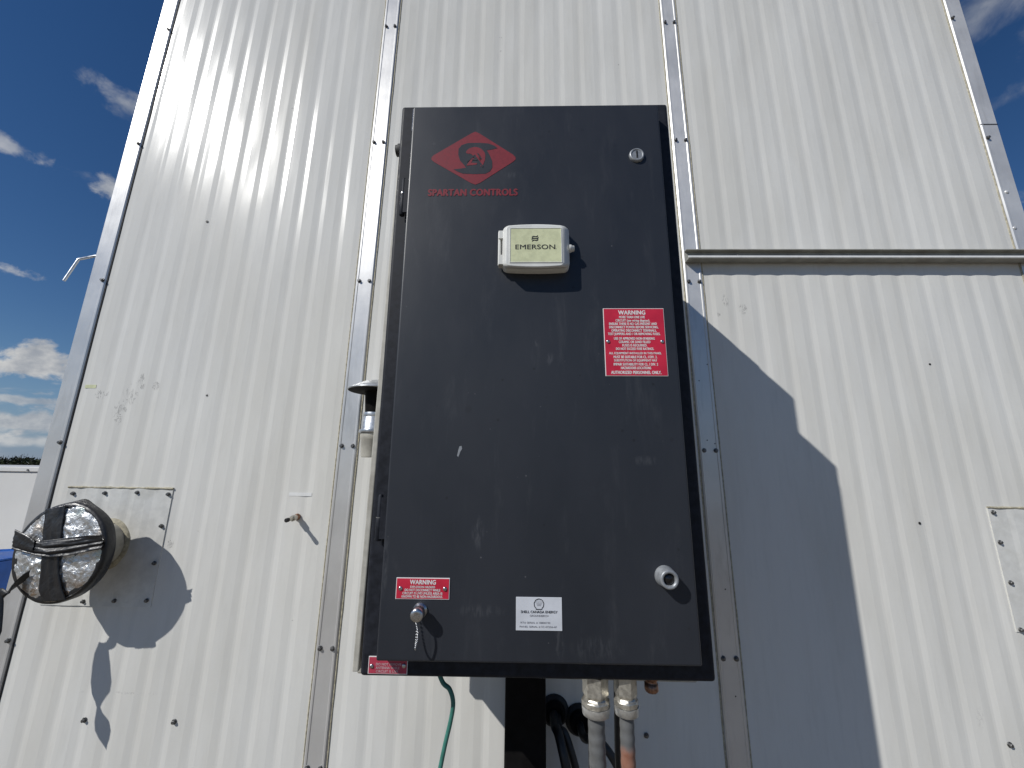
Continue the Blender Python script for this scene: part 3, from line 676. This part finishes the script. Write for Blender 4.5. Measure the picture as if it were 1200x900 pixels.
for (x0, y0, x1, y1) in ((lu0-.0012, lv0-.0012, lu1+.0012, lv0), (lu0-.0012, lv1, lu1+.0012, lv1+.0012), (lu0-.0012, lv0, lu0, lv1), (lu1, lv0, lu1+.0012, lv1)):
    mb.box((x0, -(fw+.0012), y0), (x1, -(fw-.0006), y1))
cpart(mb, 'label_border', 'box_plastic', disp)
mb = MB(); tu0, tv1 = L(604, 286.6, fw+.001); tu1, tv0 = L(650.6, 291.8, fw+.001); text_into(mb, 'EMERSON', tu0, tu1, tv0, tv1, fw+.0009, .010)
mb.lathe(loc(tu1+.0018, fw+.0008, tv0+.0006), (0, -1, 0), [(0, .0006), (.0001, .0006)], 8); cpart(mb, 'lettering', 'ink', disp)
mb = MB(); ec = L(627, 279.3, fw+.001)
for k in (-1, 0, 1):      # three slanted wave bars
    for s_ in range(8):
        def P_(t, o_):
            x = (t-.5)*.0135; y = k*.0040+.0014*math.sin(t*math.pi*2)+o_*1.15
            a1 = math.radians(18); return loc(ec[0]+(x*math.cos(a1)-y*math.sin(a1))*(1-.12*abs(k))+k*.0008, fw+.0009, ec[1]+x*math.sin(a1)+y*math.cos(a1))
        mb.face([P_(s_/8, -.0010), P_((s_+1)/8, -.0010), P_((s_+1)/8, .0010), P_(s_/8, .0010)])
cpart(mb, 'wave_emblem', 'ink', disp)
mb = MB(); hx = bu0
hv = [L(586, y, DW+.012)[1] for y in (273, 282, 301, 312)]
for k in (0, 2): mb.box((hx-.0065, -(DW+.020), hv[k+1]), (hx+.004, -(DW+.004), hv[k]))
mb.lathe(loc(hx-.0048, DW+.014, hv[3]), (0, 0, 1), [(0, .0030), (hv[0]-hv[3], .0030)], 10); cpart(mb, 'box_hinge', 'box_plastic', disp, .0006)
lv = L(668, 291.5, DW+.016)[1]
mb = MB(); mb.lathe(loc(bu1-.001, DW+.016, lv), (1, 0, 0), [(0, .0075), (.004, .0075), (.005, .0060), (.009, .0058), (.010, .004)], 14); cpart(mb, 'latch_screw', 'box_plastic', disp)
# paint chips
for pts in ([(535.5, 534), (537.5, 526), (538.5, 523), (541, 522.5), (541.5, 526), (539.5, 529), (538.5, 532), (537, 535.5)],):
    cpart(decal(pts, DW+.0003), 'paint_chip', 'grey_plastic')

# top left edge highlight put in as a bright strip on the door fold
u_ = du0+.0008; v_a = L(485, 127, DW)[1]; v_b = L(483, 152, DW)[1]
cpart(MB().box((du0-.0004, -(DW-.002), v_b), (du0+.0012, -(DW-.0055), v_a)), 'edge_highlight', 'chrome', door)

# ------------------------------------------------------------------ steel post under the cabinet
pst = thing('steel_post', U(.0115, 0, .19).to_2d().to_3d(), 'black square steel post standing under the cabinet', 'post')
MB().box((-.0268*S, S*(1-.133), .012), (.0528*S, S*(1-.045), -.332*S+H)).build('post_tube', M['post'], pst, bevel=.006)
MB().box((-.09*S, S*(1-.22), .0), (.115*S, S*(1-.02), .0118)).build('base_plate', M['post'], pst, bevel=.002)
for sx in (-.07, .095):
    for d in (.035, .205): MB().lathe((sx*S, S*(1-d), .0118), (0, 0, 1), [(0, .016), (.012, .016)], hexa=True).build('anchor_bolt', M['screw'], pst)

# ------------------------------------------------------------------ conduits under the cabinet
ZBOT = (MC @ loc(0, 0, -hh)).z
def conduit(pxs, d, r, rust, label):
    (xt, yt), (xm, ym), (xb, yb) = pxs
    def P(x, y): return at(x, y, d)
    top = P(xt, 790); 
    o = thing('flexible_conduit', (P(xb, yb).x, S*(1-d), 0), label, 'conduit', 'conduits under the cabinet')
    z1 = ZBOT-.001; zh = P(xt, 815).z; zn = P(xt, 825.5).z; zf = P(xt, 836).z; x, y = P(xt, 820).x, S*(1-d)
    MB().lathe((x, y, zh), (0, 0, 1), [(0, r*1.50), (.004, r*1.62), (z1-zh, r*1.62)], hexa=True).build('fitting_body', M['brass_nut'], o, bevel=.001)
    MB().lathe((x, y, zn+.001), (0, 0, 1), [(0, r*1.72), (zh-zn-.006, r*1.76), (zh-zn-.003, r*1.5), (zh-zn-.001, r*1.42)], 8, hexa=False).build('nut', M['brass_nut'], o, bevel=.0008)
    MB().lathe((x, y, zf), (0, 0, 1), [(0, r*1.50), (.001, r*1.68), (zn-zf, r*1.72)], 26).build('ferrule', M['ferrule'], o)
    pts = []; n = 640; b = Vector((P(xb, yb).x, y, P(xb, yb).z)); st = Vector((x, y, zf+.002)); end = Vector((b.x+(b.x-x)*3, y+.10, .02))
    for i in range(n+1):
        t = i/n; q = st*(1-t)**2+2*Vector((b.x+(b.x-x)*.4, y, (st.z+end.z)*.55))*t*(1-t)+end*t*t; pts.append(q)
    MB().tube(pts, lambda t: r*(1+.028*math.cos(t*n*2*math.pi/10)), 18).build('hose', M['rust_hose' if rust else 'hose_grey'], o)
    MB().lathe(end-Vector((0, 0, .02)), (0, 0, 1), [(0, r*1.9), (.03, r*1.9), (.034, r*1.3)], 18).build('ground_collar', M['galv'], o)
    return o
PXM = S*(1-.44)/F
conduit(((698, 820), (699, 850), (702.5, 900)), .44, 10.0*PXM*.82, False, 'grey flexible conduit with clean grey hose, nearer the post')
conduit(((733.5, 820), (733.5, 850), (735.5, 900)), .44, 8.4*PXM*.84, True, 'grey flexible conduit with a rusty orange patch, farther from the post')
p = at(763, 800, .43)
MB().lathe((p.x, p.y, ZBOT-.001), (0, 0, -1), [(0, .0125), (.010, .0128), (.011, .0095), (.017, .0095), (.0175, .0112), (.027, .0116), (.030, .0095), (.031, .005)], 10).build('drain_plug', M['copper'], cab)
# thin black cables beside the fittings
def cable(name, pts, r, label, grp, mt='cable_black', n=24):
    pts = [Vector(q) for q in pts]; out = []
    for i in range(len(pts)-1):
        p0, p1, p2, p3 = pts[max(i-1, 0)], pts[i], pts[i+1], pts[min(i+2, len(pts)-1)]
        for k in range(n):
            t = k/n; out.append(0.5*((2*p1)+(p2-p0)*t+(2*p0-5*p1+4*p2-p3)*t*t+(3*p1-p0-3*p2+p3)*t**3))
    out.append(pts[-1]); m_ = MB(); m_.tube(out, r, 12); o = m_.build(name, M[mt]); return tag(o, label, 'cable', grp)
def gz(px, py, d, z=None):
    q = at(px, py, d); 
    if z is not None: q.z = z
    return q
cable('black_cable', [gz(722.5, 790, .40, ZBOT-.002), gz(723, 830, .40), gz(724.5, 900, .40), gz(729, 960, .38), gz(735, 1100, .30, .03)], .0052, 'thin black cable hanging straight down between the two grey conduits', 'black cables under the cabinet')
cable('black_cable', [gz(687, 790, .40, ZBOT-.002), gz(686.5, 808, .40), gz(690, 830, .39), gz(693, 900, .36), gz(690, 1100, .30, .03)], .0048, 'thin black cable mostly hidden behind the conduit nearer the post', 'black cables under the cabinet')
# wall glands and the cables out of them
glands = []
for (px, py, lab) in ((650.5, 838, 'black cable gland on the wall right beside the post'), (680.5, 849, 'black cable gland on the wall half hidden behind the conduit')):
    q = at(px, py, .02); gl = thing('wall_gland', (q.x, S, q.z), lab, 'cable gland', 'glands on the wall under the cabinet')
    MB().lathe((q.x, YW-.0005, q.z), (0, -1, 0), [(0, .042), (.006, .042), (.010, .037), (.012, .034)], 28).build('flange_ring', M['rubber'], gl)
    MB().lathe((q.x, YW-.0125, q.z), (0, -1, 0), [(0, .031), (.012, .030), (.016, .027), (.018, .021), (.012, .018)], 28).build('gland_nut', M['post'], gl)
    glands.append(q)
q = glands[0]
cable('black_cable', [q+Vector((-.004, .02, .002)), q+Vector((-.004, -.045, -.002)), at(655, 862, .08), at(664, 902, .10), at(680, 985, .10), gz(700, 1150, .06, .03)], .0125, 'thick black cable drooping from the gland beside the post, on its left', 'black cables out of the wall glands')
cable('black_cable', [q+Vector((.008, .02, -.004)), q+Vector((.008, -.04, -.010)), at(663, 862, .06), at(675, 902, .07), at(695, 985, .07), gz(722, 1150, .04, .03)], .0105, 'thick black cable drooping from the gland beside the post, on its right', 'black cables out of the wall glands')
q = glands[1]
cable('black_cable', [q+Vector((0, .02, 0)), q+Vector((.002, -.045, -.006)), at(702, 868, .08), at(724, 899, .09), at(750, 960, .09), gz(770, 1150, .05, .03)], .0105, 'thick black cable passing behind the two grey conduits', 'black cables out of the wall glands')
# green wire
m = cable('green_wire', [gz(506, 788, .41, ZBOT+.004), gz(518, 798, .41), gz(527, 808, .41), gz(531, 824, .41), gz(528, 845, .41), gz(521.5, 873, .41), gz(515, 905, .41), gz(508, 945, .41), gz(505, 975, .41), gz(505, 975, .41, .6), gz(505, 975, .41, .02)], .0039, 'thin green ground wire looping out from under the cabinet', None, 'green_wire')

# ------------------------------------------------------------------ small drain nipple on the left sheet
b = at(349, 605.5); e = at(335, 610, .05)
ax = (e-b).normalized(); ln = (e-b).length
nip = thing('drain_nipple', b, 'small brass nipple with a black tip poking out of the left sheet', 'fitting')
MB().lathe(b+ax*.002, ax, [(0, .0105), (.004, .0105), (.006, .008), (.014, .008)], 14).build('nipple_base', M['copper'], nip)
MB().lathe(b+ax*.016, ax, [(0, .0100), (.016, .0100)], hexa=True).build('hex_body', M['brass_nut'], nip, bevel=.0006)
MB().lathe(b+ax*.032, ax, [(0, .0056), (ln-.044, .0056)], 12).build('stem', M['brass_nut'], nip)
MB().lathe(b+ax*(ln-.012), ax, [(0, .0066), (.010, .0066), (.012, .005)], 12).build('tip', M['rubber'], nip)

# ------------------------------------------------------------------ exhaust vent with rain cap behind the cabinet's left edge
vd = .075
vx = -.3830*S*(1-vd)
ev = thing('exhaust_vent', (vx, S*(1-vd), at(440, 520, vd).z), 'galvanised vent pipe with a dark rain cap on the wall left of the cabinet', 'vent')
def vz(py): return at(438, py, vd).z
cy_ = S*(1-vd)
rc = (at(440, 452, vd)-at(408, 452, vd)).length
MB().lathe((vx, cy_, vz(459)), (0, 0, 1), [(0, rc*.98), (.002, rc), (.004, rc*.99), (.030, rc*.45), (.040, .004)], 36).build('rain_cap', M['galv'], ev)
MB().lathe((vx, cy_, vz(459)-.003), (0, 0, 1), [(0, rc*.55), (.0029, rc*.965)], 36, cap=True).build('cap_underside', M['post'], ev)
MB().lathe((vx, cy_, vz(484)), (0, 0, 1), [(0, .030), (vz(459)-vz(484)-.0035, .036)], 24).build('vent_neck', M['post'], ev)
rp = .036
MB().lathe((vx, cy_, vz(504)), (0, 0, 1), [(0, rp*1.06), (.004, rp*1.02), (vz(489)-vz(504)-.0035, rp), (vz(489)-vz(504)-.002, rp*.97), (vz(489)-vz(504), rp*.97), (vz(489)-vz(504)+.002, rp), (vz(484)-vz(504)-.001, rp*.95)], 28).build('collar', M['galv'], ev)
MB().lathe((vx, cy_, vz(508)), (0, 0, 1), [(0, rp*1.16), (.003, rp*1.22), (vz(504)-vz(508)-.001, rp*1.18)], 28).build('lip', M['galv'], ev)
MB().lathe((vx, cy_, vz(536)), (0, 0, 1), [(0, rp*.80), (.004, rp*.86), (vz(516)-vz(536), rp*.98), (vz(515)-vz(536), rp*1.05), (vz(508)-vz(536)-.001, rp*1.05)], 28).build('bowl', M['beige'], ev)
MB().tube([(vx, cy_, vz(530)), (vx, cy_+.03, vz(530)), (vx, S-.002, vz(530))], .014, 14).build('wall_stub', M['galv'], ev)

# ------------------------------------------------------------------ foil wrapped vent on the left
CXD, CZD = -1.021, -.1935
c0 = U(CXD, CZD, 0); RD = .1050*S
fv = thing('wrapped_vent', c0, 'round vent pipe capped with crinkled foil and black tape, casting a disc shadow', 'vent')
MB().lathe(c0+Vector((0, -.004, 0)), (0, -1, 0), [(0, .0675), (.07*S, .0675)], 32).build('vent_pipe', M['beige'], fv)
q = MB(); q.rings([[c0+Vector((math.cos(a_)*r_*(1+.05*noise.noise((math.cos(a_)*2, math.sin(a_)*2, 3))), -y_, math.sin(a_)*r_*(1+.05*noise.noise((math.cos(a_)*2, math.sin(a_)*2, 3))))) for a_ in [2*math.pi*k/40 for k in range(40)]] for r_, y_ in ((.081, .0035), (.078, .0085), (.071, .012), (.068, .0125))], cap=False)
q.build('sealant_ring', M['caulk'], fv)
# rim tape band: slightly lumpy drum
q = MB(); rings_ = []
for i, (d, f_) in enumerate(((.062, .66), (.066, .80), (.073, .90), (.082, 1.0), (.090, 1.005), (.099, 1.005), (.1035, .985), (.1045, .93), (.1043, .86))):
    ring = []
    for k in range(96):
        a_ = 2*math.pi*k/96
        lump = 1+.018*noise.noise((math.cos(a_)*3, math.sin(a_)*3, i*.35))+.085*max(0, math.cos(a_-math.radians(86)))**70*max(0, 1-abs(i-3.2)/2.2)
        ring.append(U(CXD, CZD, d)+Vector((math.cos(a_), 0, math.sin(a_)))*RD*f_*lump)
    rings_.append(ring)
q.rings(rings_, cap=False); q.build('tape_band', M['tape'], fv)
# foil face: dense disc, crumpled
q = MB(); vs = []; fs = []; NR, NA = 46, 150
for i in range(NR+1):
    r_ = i/NR
    for k in range(NA):
        a_ = 2*math.pi*k/NA; x, z = r_*math.cos(a_), r_*math.sin(a_)
        n3 = noise.fractal((x*4.5+3, z*4.5, 1.7), 1.0, 2.1, 4)
        rid = abs(noise.noise((x*9+1, z*7, 5)))
        y = .0045*n3*(1-r_**6)+.0042*rid*(1-r_**4)+.008*(1-r_*r_)
        vs.append(U(CXD, CZD, .1040)+Vector((x*RD*.955, -y, z*RD*.955)))
for i in range(NR):
    for k in range(NA):
        k2 = (k+1) % NA; fs.append((i*NA+k, i*NA+k2, (i+1)*NA+k2, (i+1)*NA+k))
q.add(vs, fs, True); q.build('foil_cover', M['foil'], fv)
def fdisc(px, py): 
    v = at(px, py, .112); return v
def strip(name, left, right, lift, seed, rows_=14, fold=.003):
    """tape strip between two measured edge polylines, with lengthwise folds"""
    n_ = 40; vs_ = []; fs_ = []
    def samp(pl, t):
        t = t*(len(pl)-1); i = min(int(t), len(pl)-2); f_ = t-i; f2 = f_*f_*(3-2*f_); a1, b1 = pl[i], pl[i+1]; return (a1[0]+(b1[0]-a1[0])*f2, a1[1]+(b1[1]-a1[1])*f2)
    for layer in (0, 1):
        for i in range(n_+1):
            t = i/n_; a1, b1 = samp(left, t), samp(right, t)
            for j in range(rows_+1):
                s_ = j/rows_; p_ = fdisc(a1[0]+(b1[0]-a1[0])*s_, a1[1]+(b1[1]-a1[1])*s_)
                rel = (p_-U(CXD, CZD, .112)); rr = min(1, Vector((rel.x, rel.z)).length/RD)
                y = .008*(1-rr*rr)+lift+fold*noise.noise((s_*5+seed, t*2.2, seed))+fold*.5*noise.noise((s_*9, t*7, seed+3))
                p_.y = U(0, 0, .104).y-y+(.0012 if layer else 0); vs_.append(p_)
    w_ = rows_+1; o1 = (n_+1)*w_
    for i in range(n_):
        for j in range(rows_):
            a1 = i*w_+j; fs_.append((a1, a1+1, a1+w_+1, a1+w_)); fs_.append((o1+a1, o1+a1+w_, o1+a1+w_+1, o1+a1+1))
    for i in range(n_):
        for e_ in (0, rows_): a1 = i*w_+e_; fs_.append((a1, a1+w_, o1+a1+w_, o1+a1))
    for j in range(rows_):
        for e_ in (0, n_*w_): a1 = e_+j; fs_.append((a1, a1+1, o1+a1+1, o1+a1))
    return MB().add(vs_, fs_, True).build(name, M['tape'], fv)
strip('tape_strip', [(51.5, 597), (52, 612), (51, 628), (50, 652), (48, 672), (45, 692), (48, 706)], [(74.5, 592), (73, 612), (72, 630), (71, 652), (70, 670), (72, 690), (75, 704)], .006, 2.1)
strip('tape_strip', [(17, 629), (24, 627), (34, 631), (50, 633.5), (80, 630), (105, 627), (121, 626)], [(17, 643), (30, 646), (45, 650), (65, 652), (85, 650), (105, 646), (120, 643)], .0125, 7.7, 16, .0075)
strip('tape_strip', [(20, 620), (28, 623), (40, 628), (46, 634)], [(18, 640), (28, 643), (40, 645), (44, 646)], .016, 11.2, 8, .003)
# loose tail of tape, hanging and twisted
def tail(name, centers, mt, th=.0008):
    n_ = len(centers); vs_ = []; fs_ = []
    for layer in (0, 1):
        for (c_, hw_, ang) in centers:
            dx = Vector((math.cos(ang), -.35*math.sin(ang), math.sin(ang)*.9))*hw_
            for j in range(5):
                s_ = j/4*2-1; vs_.append(c_+dx*s_+Vector((0, -.004*(1-s_*s_)+(th if layer else 0), 0)))
    o1 = n_*5
    for i in range(n_-1):
        for j in range(4):
            a1 = i*5+j; fs_.append((a1, a1+1, a1+6, a1+5)); fs_.append((o1+a1, o1+a1+5, o1+a1+6, o1+a1+1))
        for e_ in (0, 4): a1 = i*5+e_; fs_.append((a1, a1+5, o1+a1+5, o1+a1))
    return MB().add(vs_, fs_, True).build(name, M[mt], fv)
def from_shadow(px, py, d):
    v = at(px, py); return Vector((v.x-1.1625*d*S, S*(1-d), v.z+1.203*d*S))
ctr = [(at(36, 672, .1085), .017, 1.25), (at(25, 679, .113), .018, 1.15), (at(14, 688, .117), .019, 1.0), (at(7, 699, .119), .017, .7), (from_shadow(122, 752, .120), .014, .25), (from_shadow(120, 766, .120), .024, 0), (from_shadow(119.5, 780, .121), .029, .05), (from_shadow(119, 800, .122), .032, .1), (from_shadow(119, 812, .123), .026, .2),
       (from_shadow(118, 822, .126), .012, .5), (from_shadow(116.5, 829, .126), .005, 1.1), (from_shadow(117.5, 837, .125), .009, .5), (from_shadow(120, 846, .125), .019, .2), (from_shadow(121.5, 857, .125), .022, .1), (from_shadow(123, 867, .125), .014, .1), (from_shadow(124, 877, .125), .001, .1)]
sm_ = []
for i in range(len(ctr)-1):
    for k in range(4):
        t = k/4; sm_.append((ctr[i][0].lerp(ctr[i+1][0], t), ctr[i][1]+(ctr[i+1][1]-ctr[i][1])*t, ctr[i][2]+(ctr[i+1][2]-ctr[i][2])*t))
sm_.append(ctr[-1]); tail('tape_tail', sm_, 'tape')

# ------------------------------------------------------------------ beyond the left corner
tk = thing('white_tank', (-6.2, 4.6, 0), 'long white steel tank with a flanged rim beyond the left corner of the building', 'tank')
ztk = H-.0112*3.9
MB().box((-11, 3.9, .12), (-3.3, 6.3, ztk-.05)).build('tank_wall', M['white_paint'], tk, bevel=.01)
MB().box((-11.03, 3.885, ztk-.048), (-3.26, 6.36, ztk)).build('tank_rim', M['white_paint'], tk, bevel=.006)
MB().box((-10.9, 4.0, .0), (-3.4, 6.2, .118)).build('tank_skid', M['post'], tk)
for i in range(20):
    MB().lathe((-10.8+i*.39, 3.8848, ztk-.030), (0, -1, 0), [(0, .009), (.008, .009)], hexa=True).build('rim_bolt', M['screw'], tk)
def drum(x, y, r, top):
    o = thing('blue_drum', (x, y, 0), 'blue plastic drum at the left edge of the photo behind the foil capped vent', 'drum')
    MB().lathe((x, y, 0), (0, 0, 1), [(0, r*.93), (.03, r), (top*.30, r), (top*.32, r*1.03), (top*.35, r*1.03), (top*.37, r), (top*.64, r), (top*.66, r*1.03), (top*.69, r*1.03), (top*.71, r), (top-.04, r), (top-.01, r*.96)], 40).build('drum_body', M['blue_plastic'], o)
    MB().lathe((x, y, top-.009), (0, 0, 1), [(0, r*.90), (.002, r*.97), (.012, r*.97), (.014, r*.9), (.006, r*.86)], 40).build('drum_lid', M['blue_plastic'], o)
    MB().lathe((x-r*.5, y, top-.004), (0, 0, 1), [(0, .04), (.016, .04), (.018, .034)], 18).build('bung', M['blue_plastic'], o)
q = at(13, 655, 1-2.1); 
drum(q.x-.30, q.y+.02, .30, q.z)

# distant wood on the horizon
q = MB(); rnd = random.Random(3)
tw = MB()
def wood_pt():
    ang = rnd.uniform(math.radians(95), math.radians(172)); R_ = rnd.uniform(150, 175); return Vector((math.cos(ang)*R_, math.sin(ang)*R_, 0)), ang
for i in range(900):
    b_, ang = wood_pt(); top = H+.9+1.5*noise.noise((ang*35, 0, 0))+rnd.uniform(-.5, .7)
    for k in range(26):
        c_ = b_+Vector((rnd.gauss(0, .8), rnd.gauss(0, .8), rnd.uniform(.2, top))); s_ = rnd.uniform(.15, .40)
        a1 = Vector((rnd.gauss(0, 1), rnd.gauss(0, 1), rnd.gauss(0, 1))).normalized()*s_; a2 = a1.orthogonal().normalized()*s_*.7
        q.face([c_-a1, c_+a2, c_+a1, c_-a2])
    if i % 3 == 0:
        for k in range(4):
            e_ = b_+Vector((rnd.gauss(0, .8), 0, top+rnd.uniform(.1, .8))); tw.tube([b_+Vector((0, 0, .3)), e_], .03, 3)
o = q.build('distant_wood', M['leaf']); o['kind'] = 'stuff'; tag(o, 'low dark bushy wood along the horizon at far left', 'wood')
o = tw.build('bare_saplings', M['dry_twig']); o['kind'] = 'stuff'; tag(o, 'thin bare twigs rising out of the far wood', 'saplings')

bpy.context.view_layer.update()
